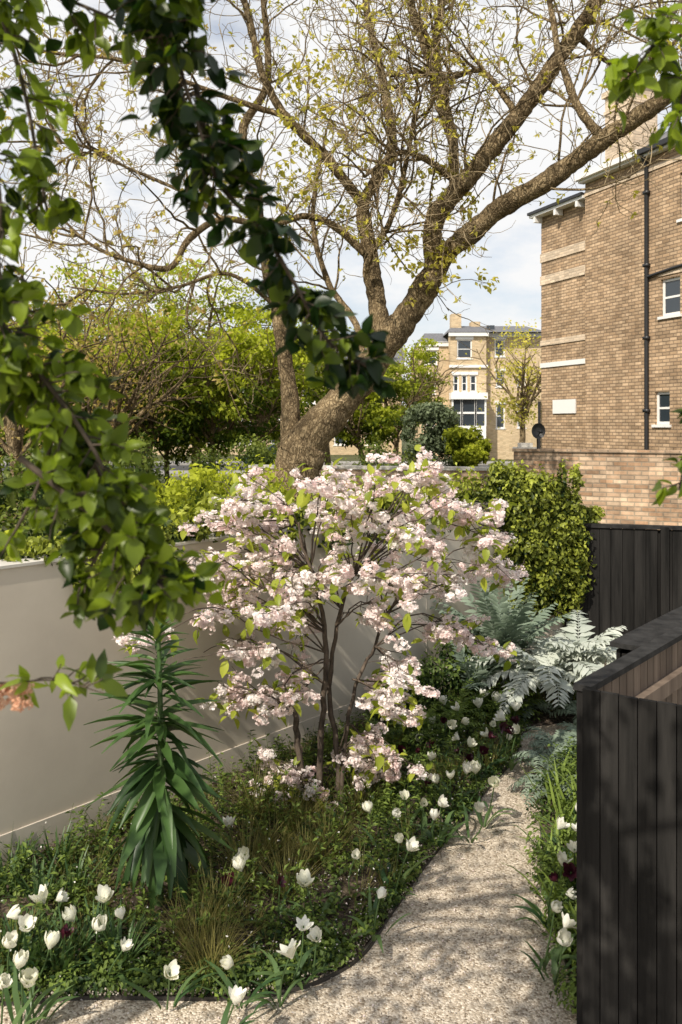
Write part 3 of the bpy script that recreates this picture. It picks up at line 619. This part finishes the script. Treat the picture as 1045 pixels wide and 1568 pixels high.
boughs=[[(475,870),(440,790),(385,745)],[(475,870),(482,770),(492,718)],[(542,880),(560,790),(575,722)],[(580,810),(625,745),(650,705)],
 [(542,880),(640,795),(720,790),(785,845)],[(575,990),(640,945),(700,965),(762,1005)],[(592,940),(660,880),(735,860),(796,880)],[(475,870),(390,820),(312,795)],
 [(500,970),(400,895),(320,865),(262,885)],[(500,1000),(400,935),(300,935),(228,968)],[(452,1095),(400,1065),(340,1058)],[(500,1050),(430,1000),(360,985),(280,1020)],
 [(520,1150),(535,1125),(565,1132),(585,1165)],[(475,1190),(455,1185),(430,1200)],[(525,1180),(545,1160),(570,1150)],[(542,880),(525,800),(530,735)],
 [(505,1010),(450,1040),(410,1085)],[(592,950),(620,900),(690,880)],[(542,900),(600,850),(680,825)],[(478,870),(420,870),(350,905)],[(542,880),(600,800),(690,765)],
 [(455,800),(400,780),(340,760)],[(590,800),(660,770),(735,790)],[(497,960),(440,930),(380,950)],[(500,900),(430,850),(360,850)],[(478,880),(440,880),(430,930)],[(515,960),(560,930),(605,960)],
 [(520,930),(500,880),(515,850)],[(497,960),(470,930),(440,990)],[(575,990),(600,1000),(610,1040)],[(540,1040),(590,1050),(600,1080)],[(542,880),(590,880),(640,900)]]
BP=[]
for p in boughs:
    for rep in range(3):
        spread=.85 if p[0][1]<1090 else .15
        e=rng.uniform(-spread,spread); 
        pts=[S(u+(rng.normal()*13 if i else 0),v+(rng.normal()*13 if i else 0),Yc+e*(i/(len(p)-1))**.8) for i,(u,v) in enumerate(p)]
        P=cat(pts,12); P[1:]+=rng.normal(size=(11,3))*.006; BP.append(P)
BP=np.array(BP); b.tubes(BP,np.linspace(.0060,.0022,12),5,0)
st,d,_,_=spawn(BP,5,.3,1,.6); d[:,2]*=.35; tw=walk(st,d,rng.uniform(.08,.30,len(st)),5,.2,-.02); b.tubes(tw,np.linspace(.0028,.0014,5),4,0)
p1,_,_,t1=spawn(BP,4,.45,1,.5); p2,_,_,_=spawn(tw,1,.5,1,.5); p3,_,_,_=spawn(tw[::2],1,.7,1,.5)
pos=np.concatenate([p1,p2,p3]); pos=pos+rdir(len(pos))*.015-[0,0,.03]
pos=pos[(pos[:,2]<2.32)&~((np.abs(pos[:,0]+.0)<.22)&(pos[:,2]<1.28)&(pos[:,2]>.75)&(rng.random(len(pos))<.7))]
ti=rng.integers(0,4,len(pos)); print('blossom clusters',len(pos))
for i in range(4):
    q=pos[ti==i]; n=len(q); sc=rng.uniform(.55,1.12,n); b.inst(CT[i][0],CT[i][1],q,frames(rdir(n)*[1,1,.2],rdir(n)*.2+[0,0,1]),np.stack([sc*1.1,sc*1.1,sc*.85],-1),1,rng.normal(size=n)*.22+.58)
lp=pos[rng.random(len(pos))<.62]; idx=np.repeat(np.arange(len(lp)),2); n=len(idx)
dd=norm(rdir(n)+[0,0,-.2]); b.inst(L4V*np.array([.8,1,1]),L4F,lp[idx]+dd*.035,frames(dd,rdir(n)*.6+[0,0,1]),rng.uniform(.05,.105,n),2)
b.build('flowering_cherry_tree',[M_cbark,G_blos,G_cleaf])

# ------------------------------------------------------------------ echium
b=B(); base=np.array([-.92,4.28,0.]); n=200; t=np.linspace(0,1,n); z=.46+t*1.02
z+=.035*np.sin(t*30)
a=np.arange(n)*2.39996+rng.normal(size=n)*.25
el=np.interp(t,[0,.22,.36,.6,.85,1],[-.80,-.55,-.08,.12,.5,1.2])+rng.normal(size=n)*.15
Ln=np.interp(t,[0,.25,.6,.85,1],[.42,.38,.34,.23,.13])*rng.uniform(.6,1.1,n)
dd=np.stack([np.cos(a)*np.cos(el),np.sin(a)*np.cos(el),np.sin(el)],-1); st=base+np.stack([.015*np.sin(z*3),0*z,z],-1)
b.inst(LNV,LNF,st,frames(dd,np.array([0,0,1.])+rng.normal(size=(n,3))*.2),np.stack([Ln*np.interp(t,[0,.3,1],[1.2,.9,.75]),Ln,Ln*rng.uniform(.3,2.0,n)],-1),0,rng.random(n)*.7+t*.3)
b.tubes(cat([base,base+[.01,0,.5],base+[.01,0,1.0],base+[0,0,1.47]],10),np.linspace(.024,.010,10),8,1); b.build('echium_plant',[G_ech,G_tul])

# ------------------------------------------------------------------ tulips
def tulipT(op,seed):
    r=np.random.default_rng(seed);V=[];Fc=[]
    for p in range(9):
        a=p*math.pi/3+(.1 if p%2 else 0)+r.normal()*.12+(.5 if p>5 else 0); inner=(.85 if p%2 else 1)*(.6 if p>5 else 1); o=op+r.normal()*.10
        base=len(V); rows=5; cols=4
        for i in range(rows):
            t=i/(rows-1); rr=(.06+.46*math.sin(min(1,t*1.35)*math.pi/2)*inner)+(o*max(0,t-.5)**1.3) - (.22 if op<.2 else 0)*max(0,t-.55)
            w=.42*math.sin(math.pi*(.10+.74*t)**.75)
            for j in range(cols):
                s=(j/(cols-1)-.5)*2; aa=a+s*w/max(rr,.15)*.8; r2=rr*(1-.04*s*s)+r.normal()*.015
                V.append((math.cos(aa)*r2,math.sin(aa)*r2,t*.98*(1-.12*s*s*t)*(1-.25*o*t)+r.normal()*.02))
        for i in range(rows-1):
            for j in range(cols-1): q=base+i*cols+j; Fc.append((q,q+1,q+cols+1,q+cols))
    return np.array(V),np.array(Fc)
TT=[tulipT(.0,1),tulipT(.12,2),tulipT(.35,3),tulipT(.65,4),tulipT(.2,5)]
white=[(65,1378),(92,1375),(40,1418),(15,1445),(45,1500),(78,1445),(150,1420),(160,1375),(192,1450),(18,1400),(260,1490),(375,1308),(368,1328),(350,1262),(465,1418),(485,1435),(352,1475),(362,1530),(545,1310),(583,1370),(468,1352),(565,1240),(628,1298),(612,1285),(605,1245),(668,1195),(675,1230),(690,1188),(728,1180),(758,1198),(735,1238),(650,1230),(665,1250),(610,1105),(640,1130),(662,1105),(680,1075),(710,1105),(733,1080),(755,1110),(770,1100),(790,1085),(745,1125),(780,1130),(720,1140),(740,1065),(700,1130),(590,1145),(595,1170),(620,1220),(757,1070),(775,1068),(792,1120),(700,1085),(690,1110),(640,1090),(660,1160),(715,1180),(445,1460),(110,1405),(30,1475),(185,1400),(5,1505),
 (862,1320),(873,1368),(886,1240),(868,1415),(885,1270),(850,1390),(880,1300),(862,1440),(858,1265)]
dark=[(660,1140),(790,1105),(768,1112),(680,1105),(850,1345),(722,1160),(752,1128),(640,1150),(600,1190),(430,1350),(875,1335),(700,1150),(780,1120),(615,1150),(100,1430),(350,1350),(740,1150),(655,1200)]
def plant_tulips(lst,name,pm,scale=1):
    b=B()
    for (u,v) in lst:
        h=rng.uniform(.20,.32); Yd=(H-h)*F/(v-650); hp=S(u,v,Yd); base=np.array([hp[0]+rng.normal()*.03-.02,hp[1]+.03+rng.random()*.05,.02])
        P=cat([base,(base+hp)/2+rng.normal(size=3)*.012,hp],7); b.tubes(P,np.linspace(.0045,.0035,7),5,1,.6)
        T_=TT[rng.choice(5,p=[.2,.25,.2,.1,.25])]; ax=norm(norm(P[-1]-P[-2])+rng.normal(size=3)*.42); R=frames(rdir(1),ax[None]); x=R[:,:,0]; y=np.cross(ax[None],x)
        R=np.stack([x,y,ax[None]],-1)
        b.inst(T_[0],T_[1],hp[None]-ax*.02,R,np.array([rng.uniform(.045,.074)*scale]),0,np.array([rng.uniform(.3,1)]))
        n=rng.integers(4,8); a=rng.uniform(0,6.28,n); d=np.stack([np.cos(a)*.6,np.sin(a)*.6,np.ones(n)],-1)
        P=walk(base+np.stack([np.cos(a),np.sin(a),0*a],-1)*rng.uniform(0,.05,n)[:,None],d,rng.uniform(.14,.27,n),7,.08,-.24); side=np.stack([-np.sin(a),np.cos(a),0*a],-1)
        W=np.array([.008,.012,.015,.014,.011,.007,.001])[None]*rng.uniform(.6,1.15,n)[:,None]; b.ribbons(P,W,side,1)
    return b.build(name,[pm,G_tul])
plant_tulips(white,'white_tulips',G_tw,1.1); plant_tulips(dark,'dark_purple_tulips',G_td,.85)

# ------------------------------------------------------------------ ground-cover planting
def samp(n,m=.03):
    out=[]
    while len(out)<n:
        x=rng.uniform(-2.6,2.4,4000);y=rng.uniform(3.6,8.9,4000);k=inbed(x,y,m); out+=list(zip(x[k],y[k]))
    return np.array(out[:n])
b=B(); c=samp(560,.10)
xe=rng.uniform(-2.2,1.5,260); ye=edge_y(xe)+rng.uniform(.02,.16,260); c=np.concatenate([c,np.c_[xe,ye]]); n=len(c)
hgt=rng.uniform(.05,.22,n)+.10*np.clip((wall_y(c[:,0])-c[:,1])<.5,0,1); hgt[560:]=rng.uniform(.03,.10,260); rad=rng.uniform(.05,.13,n); ct=rng.normal(size=n)*.25+.38
idx=np.repeat(np.arange(n),70); m=len(idx); d=rdir(m); d[:,2]=abs(d[:,2]); r=rng.random(m)**.4
pos=np.stack([c[idx,0]+d[:,0]*rad[idx]*r,c[idx,1]+d[:,1]*rad[idx]*r,.03+d[:,2]*hgt[idx]*r],-1)
k=inbed(pos[:,0],pos[:,1],-.05+.05*rng.random(m)); pos=pos[k];d=d[k];idx=idx[k];m=len(pos)
nn=norm(d+rdir(m)*.6+[0,0,.4]); dd=norm(np.cross(nn,rdir(m))); b.inst(L2V,L2F,pos,frames(dd,nn),rng.uniform(.013,.036,m),0,ct[idx]+rng.normal(size=m)*.2)
s=samp(800,.18); P=walk(np.c_[s,np.full(len(s),.03)],np.array([0,0,1.])+rng.normal(size=(len(s),3))*.25,rng.uniform(.12,.36,len(s)),5,.1,0); b.tubes(P,np.linspace(.0025,.0012,5),3,0)
p,d,_,_=spawn(P,12,.2,1,.75); m=len(p); b.inst(L2V*np.array([.6,1,1]),L2F,p,frames(d,rdir(m)*.5+[0,0,1]),rng.uniform(.025,.055,m),0)
q=samp(420,.05); b.inst(L2V,L2F,np.c_[q,rng.uniform(.1,.25,420)],frames(rdir(420),rdir(420)),.014,1,np.ones(420)*.9)
b.build('groundcover_plants',[G_cover,G_tw])
b=B(); n=170; y=rng.uniform(3.55,6.2,n); x=redge_x(y)+rng.uniform(-.02,.40,n); idx=np.repeat(np.arange(n),80); m=len(idx); d=rdir(m); d[:,2]=abs(d[:,2]); r=rng.random(m)**.4; hg=rng.uniform(.08,.3,n)
pos=np.stack([x[idx]+d[:,0]*.10*r,y[idx]+d[:,1]*.10*r,.03+d[:,2]*hg[idx]*r],-1); nn=norm(d+rdir(m)*.6+[0,0,.4])
b.inst(L2V*np.array([.8,1,1]),L2F,pos,frames(np.cross(nn,rdir(m)),nn),rng.uniform(.018,.042,m),0,(rng.normal(size=n)*.2+.5)[idx]+rng.normal(size=m)*.2)
n=190; y=rng.uniform(3.6,5.8,n); x=redge_x(y)+rng.uniform(-.02,.3,n); a=rng.uniform(0,6.28,n)
P=walk(np.stack([x,y,0*x+.03],-1),np.stack([np.cos(a)*.5,np.sin(a)*.5,1+0*a],-1),rng.uniform(.2,.36,n),6,.08,-.2); b.ribbons(P,np.array([.004,.007,.009,.008,.005,.001])[None].repeat(n,0),np.stack([-np.sin(a),np.cos(a),0*a],-1),0,rng.random(n)*.5+.5)
b.build('border_plants',[G_cover])

def grass(b,c,n,L,w,lean=.7,droop=-.16,tb=0):
    a=rng.uniform(0,6.28,n); ln=rng.uniform(.1,lean,n); d=np.stack([np.cos(a)*ln,np.sin(a)*ln,np.ones(n)],-1)
    P=walk(np.array(c)+np.stack([np.cos(a),np.sin(a),0*a],-1)*.03,d,rng.uniform(.55,1,n)*L,7,.05,droop)
    b.ribbons(P,np.array([1,1,1,.9,.7,.45,.05])[None]*w*np.ones((n,1)),np.stack([-np.sin(a),np.cos(a),0*a],-1),0,rng.random(n)*.6+.2+tb)
b=B()
gl=[(330,1440,.42,.1),(300,1470,.36,.3),(420,1330,.40,0),(470,1345,.38,-.1),(390,1280,.5,-.15),(400,1265,.5,-.15),(500,1330,.36,.1),(330,1500,.3,.35),(550,1260,.35,-.1),(440,1390,.36,.1),(380,1360,.4,.2),(590,1210,.3,-.1),(600,1165,.35,-.1),(450,1290,.4,.1),(310,1530,.26,.4)]
for (u,v,L,tb) in gl:
    Yd=H*F/(v-650); grass(b,[(u-522.5)/F*Yd,max(Yd,3.78),.03],110,L,.0018,1.0,-.14,tb)
for p in samp(130,.10): grass(b,[p[0],p[1],.03],35,rng.uniform(.15,.3),.0018,.9,-.14,rng.uniform(-.2,.2))
b.build('ornamental_grasses',[G_grass])
b=B()
for (u,v) in [(60,1400),(110,1390),(20,1480),(140,1470),(40,1500),(95,1500),(185,1490),(10,1380),(30,1340),(90,1350)]:
    Yd=H*F/(v-650); grass(b,[(u-522.5)/F*Yd,max(Yd,3.8),.03],36,.28,.008,.8,-.14,-.1)
b.build('iris_leaves',[G_tul])

def fronds(b,c,n,L,ll,e0=1.0,droop=-.22,pairs=12,stemr=.004,mat=0,lw=1.):
    a=np.arange(n)*2.4+rng.normal(size=n)*.2; e=rng.uniform(.55,1,n)*e0
    d=np.stack([np.cos(a)*np.cos(e),np.sin(a)*np.cos(e),np.sin(e)],-1); P=walk(np.array(c)+0*d,d,rng.uniform(.7,1.05,n)*L,10,.03,droop)
    b.tubes(P,np.linspace(stemr,stemr*.3,10),4,mat,.8)
    side=np.stack([-np.sin(a),np.cos(a),0*a],-1)
    t=np.linspace(.18,1,pairs); ii=np.minimum((t*9).astype(int),8); f=t*9-ii
    pos=P[:,ii]*(1-f)[None,:,None]+P[:,ii+1]*f[None,:,None]; tg=norm(P[:,ii+1]-P[:,ii])
    ln=ll*np.sin(np.pi*(.12+.80*t))**.7
    for s in (-1,1):
        dd=norm(side[:,None,:]*s*.85+tg*.55+rng.normal(size=pos.shape)*.12); up=np.cross(dd,tg)*(-s)
        m=n*pairs; b.inst(LMV*np.array([lw,1,1]),LMF,pos.reshape(-1,3),frames(dd.reshape(-1,3),up.reshape(-1,3)),(ln[None]*rng.uniform(.8,1.15,(n,pairs))).reshape(-1),mat,np.repeat(rng.random(n),pairs)*.6+rng.random(m)*.4)
b=B(); fronds(b,[1.80,7.25,.24],26,.80,.16,1.35,-.21,18,lw=.95); fronds(b,[2.1,7.5,.3],18,.68,.15,1.3,-.18,17,lw=.95); b.build('silver_cardoon',[G_silver])
b=B(); fronds(b,[1.46,7.7,.35],24,.85,.14,1.5,-.09,15); fronds(b,[1.15,7.35,.15],16,.55,.12,1.4,-.12,12); b.build('melianthus_shrub',[G_blue])
b=B()
for (x,y) in [(.95,6.9),(.75,6.55),(1.1,7.0),(.55,6.5),(.35,6.2),(1.35,7.0)]: fronds(b,[x,y,.05],14,.42,.07,1.3,-.16,14,.003)
b.build('fern_clump',[G_cover])
b=B()
for (x,y) in [(1.38,6.15),(1.5,6.4),(1.75,6.55),(1.3,5.7)]: fronds(b,[x+.12,y,.05],14,.32,.07,1.1,-.2,12,.003)
for (x,y) in [(2.0,6.9),(2.2,7.4),(1.55,7.1)]: fronds(b,[x,y+.15,.05],12,.35,.08,1.1,-.2,12,.003)
b.build('artemisia_clump',[G_blue])
b=B()
pts=[(x,4.68+(x+1.88)*1.1356-.35-rng.uniform(0,.3),rng.uniform(.2,.5)) for x in rng.uniform(.3,1.25,26)]
blobleaves(b,pts,[.13]*26,5000,.045,0,tb=-.1); b.build('wall_side_shrub',[G_cover])

# ------------------------------------------------------------------ foreground tree (stands off to the left, arches over the view)
b=B()
def spray(pts,Yd,n_tw,tw_len,per,size,mat=0,tb=0,r0=.006,hang=-.10,V=L4V,Fc=L4F):
    P=cat([S(p[0],p[1],Yd+(p[2] if len(p)>2 else 0)) for p in pts],18); b.tubes(P,np.linspace(r0,r0*.4,18),6,1)
    st,d,_,_=spawn(P[None],n_tw,.05,1,.65); tw=walk(st,d,rng.uniform(.5,1.1,n_tw)*tw_len,5,.18,hang); b.tubes(tw,np.linspace(.0022,.001,5),4,1)
    p,d,ix,_=spawn(tw,per,.15,1,.6); n=len(p); dd=norm(d+[0,0,-.25]+rng.normal(size=(n,3))*.2)
    nn=norm(rdir(n)*.8+np.array([-.1,-.3,.8])); sc=rng.uniform(.6,1.2,n)*size
    b.inst(V,Fc,p,frames(dd,nn),np.stack([sc*rng.uniform(.8,1.1,n),sc,sc*rng.uniform(.3,1.8,n)],-1),mat,.40+tb+rng.normal(size=n)*.25+(rng.normal(size=n_tw)*.18)[ix])
F_=1.6
spray([(180,-160),(250,20),(290,150),(330,270)],F_,46,.11,7,.046,tb=-.38)  # hanging branch's shade put into a darker leaf tint, here and next line
spray([(300,130,.05),(330,270,.05),(400,350),(455,440),(500,520),(560,560)],F_,56,.085,7,.044,tb=-.38)
spray([(400,-170),(300,-40),(255,60)],F_,12,.10,6,.046,tb=.0)
spray([(-60,400),(20,520),(90,610),(150,700),(190,800),(230,900)],1.5,66,.12,8,.041,tb=.18)  # sunlit look of the left sprays put into a lighter leaf tint
spray([(-60,480),(20,570),(80,640),(60,740),(20,820)],1.55,32,.08,7,.041,tb=.22)
spray([(60,600,.1),(140,700,.1),(170,800,.1),(120,900,.1)],1.5,42,.11,8,.041,tb=-.1)
spray([(30,700,-.05),(130,780,-.05),(210,850,-.05),(250,900,-.05)],1.5,30,.09,7,.041,tb=.1)
spray([(-80,-120),(0,20),(40,150),(60,260),(80,360)],1.7,30,.11,6,.044,tb=.12)
spray([(-90,60),(-30,170),(0,300),(0,420),(50,480)],1.6,30,.11,6,.044,tb=.15)
spray([(-40,-60),(50,-20),(130,10),(200,40)],1.7,16,.10,6,.044,tb=.1)
spray([(1180,-160),(1060,-20),(1000,70),(960,120)],1.8,20,.10,7,.046,tb=.3)
spray([(1180,-60),(1090,60),(1050,130),(1040,190)],1.8,16,.09,7,.045,tb=.2)
spray([(1150,-100),(1120,300),(1090,600),(1055,690),(1040,750)],1.8,18,.06,6,.042,tb=.1)
spray([(-160,1075),(-60,1050),(20,1045),(90,1042),(160,1062)],1.6,15,.06,4,.055,tb=.3,r0=.003,V=LMV*np.array([1.3,1,1]),Fc=LMF)
q=np.array([S(rng.uniform(-40,45),rng.uniform(1045,1080),1.6+rng.normal()*.02) for _ in range(40)]); b.inst(CT[0][0],CT[0][1],q,frames(rdir(40),rdir(40)),rng.uniform(.16,.28,40),2)
tr=cat([(-3.0,.9,0),(-2.95,.95,1.4),(-2.8,1.0,2.6),(-2.5,1.1,3.5)],14); b.tubes(tr,np.linspace(.10,.06,14),10,1)
for e in [(-1.2,1.4,3.9),(0.2,1.5,3.85),(1.3,1.7,3.95),(-1.0,1.6,3.3),(-1.8,2.4,4.0),(-2.2,.4,4.4),(-1.3,.6,4.2),(-1.1,1.45,2.2),(.6,.7,3.7)]:
    s_=tr[-1] if e[2]>3 else tr[7]; P=cat([s_,(s_+np.array(e))/2+[0,0,.2],e],12); b.tubes(P,np.linspace(.03,.008,12),6,1)
n=80; c=np.stack([rng.uniform(-3.2,.4,n),rng.uniform(-.8,2.0,n),rng.uniform(2.9,4.6,n)],-1)
c2=np.stack([rng.uniform(-2.1,-.5,26),rng.uniform(.3,1.6,26),rng.uniform(3.3,3.9,26)],-1)  # extra clumps out of view, added to dapple the path
c3=np.stack([rng.uniform(-1.0,1.1,34),rng.uniform(-.1,1.5,34),rng.uniform(3.3,4.2,34)],-1)  # unseen clumps added to block sun from the near black panel
c=np.concatenate([c,c2,c3])
k=(c[:,0]<-.5*c[:,1]-.35)|(c[:,2]>3.0+.52*c[:,1]); c=c[k]
idx=np.repeat(np.arange(len(c)),34); m=len(idx); p=c[idx]+rng.normal(size=(m,3))*.105
b.inst(L4V,L4F,p,frames(norm(rdir(m)+[0,0,-.4]),norm(rdir(m)*.7+[0,0,1.])),rng.uniform(.05,.08,m),0)
b.build('garden_apple_tree',[G_fg,M_cbark,G_pink])

# ------------------------------------------------------------------ world, sun, camera
w=bpy.data.worlds.new("World"); scene.world=w; w.use_nodes=True; nt=w.node_tree; nt.nodes.clear()
el=math.atan2(SUNV[2],math.hypot(SUNV[0],SUNV[1])); az=math.atan2(SUNV[0],SUNV[1])
sk=N(nt,'ShaderNodeTexSky',sky_type='NISHITA'); sk.sun_disc=False; sk.sun_elevation=el; sk.sun_rotation=az%(2*math.pi); sk.air_density=1.0; sk.dust_density=2.0
b1=N(nt,'ShaderNodeBackground'); b1.inputs[1].default_value=.15; nt.links.new(sk.outputs[0],b1.inputs[0])
b2=N(nt,'ShaderNodeBackground'); b2.inputs[0].default_value=(.985,.985,.985,1); b2.inputs[1].default_value=.98
tc=N(nt,'ShaderNodeTexCoord'); mp=N(nt,'ShaderNodeMapping'); mp.inputs['Scale'].default_value=(1,1,2.2); nt.links.new(tc.outputs['Generated'],mp.inputs[0])
nz=N(nt,'ShaderNodeTexNoise'); nz.inputs['Scale'].default_value=2.6; nz.inputs['Detail'].default_value=8; nz.inputs['Roughness'].default_value=.6; nt.links.new(mp.outputs[0],nz.inputs[0])
# broken cloud, dense towards the horizon; thinned overhead, out of view, to cut fill
sz=N(nt,'ShaderNodeSeparateXYZ'); nt.links.new(tc.outputs['Generated'],sz.inputs[0])
thin=N(nt,'ShaderNodeMapRange'); thin.inputs[1].default_value=.45; thin.inputs[2].default_value=.85; thin.inputs[3].default_value=.0; thin.inputs[4].default_value=.14; nt.links.new(sz.outputs[2],thin.inputs[0])
sb=N(nt,'ShaderNodeMath',operation='SUBTRACT'); nt.links.new(nz.outputs[0],sb.inputs[0]); nt.links.new(thin.outputs[0],sb.inputs[1])
mr=N(nt,'ShaderNodeMapRange'); mr.inputs[1].default_value=.34; mr.inputs[2].default_value=.50; mr.inputs[3].default_value=.35; mr.inputs[4].default_value=1.0; nt.links.new(sb.outputs[0],mr.inputs[0])
ms=N(nt,'ShaderNodeMixShader'); nt.links.new(mr.outputs[0],ms.inputs[0]); nt.links.new(b1.outputs[0],ms.inputs[1]); nt.links.new(b2.outputs[0],ms.inputs[2])
o=N(nt,'ShaderNodeOutputWorld'); nt.links.new(ms.outputs[0],o.inputs[0])
l=bpy.data.lights.new('sun','SUN'); l.energy=5.0; l.angle=math.radians(.5); l.color=(1,.92,.79)
so=bpy.data.objects.new('sun',l); scene.collection.objects.link(so); so.rotation_euler=Vector(SUNV).to_track_quat('Z','Y').to_euler(); so.location=(-10,-8,14)
cam=bpy.data.cameras.new('camera'); co=bpy.data.objects.new('camera',cam); scene.collection.objects.link(co); co.location=(0,0,H); co.rotation_euler=(math.radians(90),0,0)
cam.sensor_fit='VERTICAL'; cam.sensor_height=36; cam.sensor_width=24; cam.lens=F/1568*36; cam.shift_y=-134/1568; cam.clip_end=3000; cam.clip_start=.05
cam.dof.use_dof=True; cam.dof.focus_distance=6.5; cam.dof.aperture_fstop=5.0
scene.camera=co
scene.view_settings.view_transform='Standard'; scene.view_settings.look='None'; scene.view_settings.exposure=0
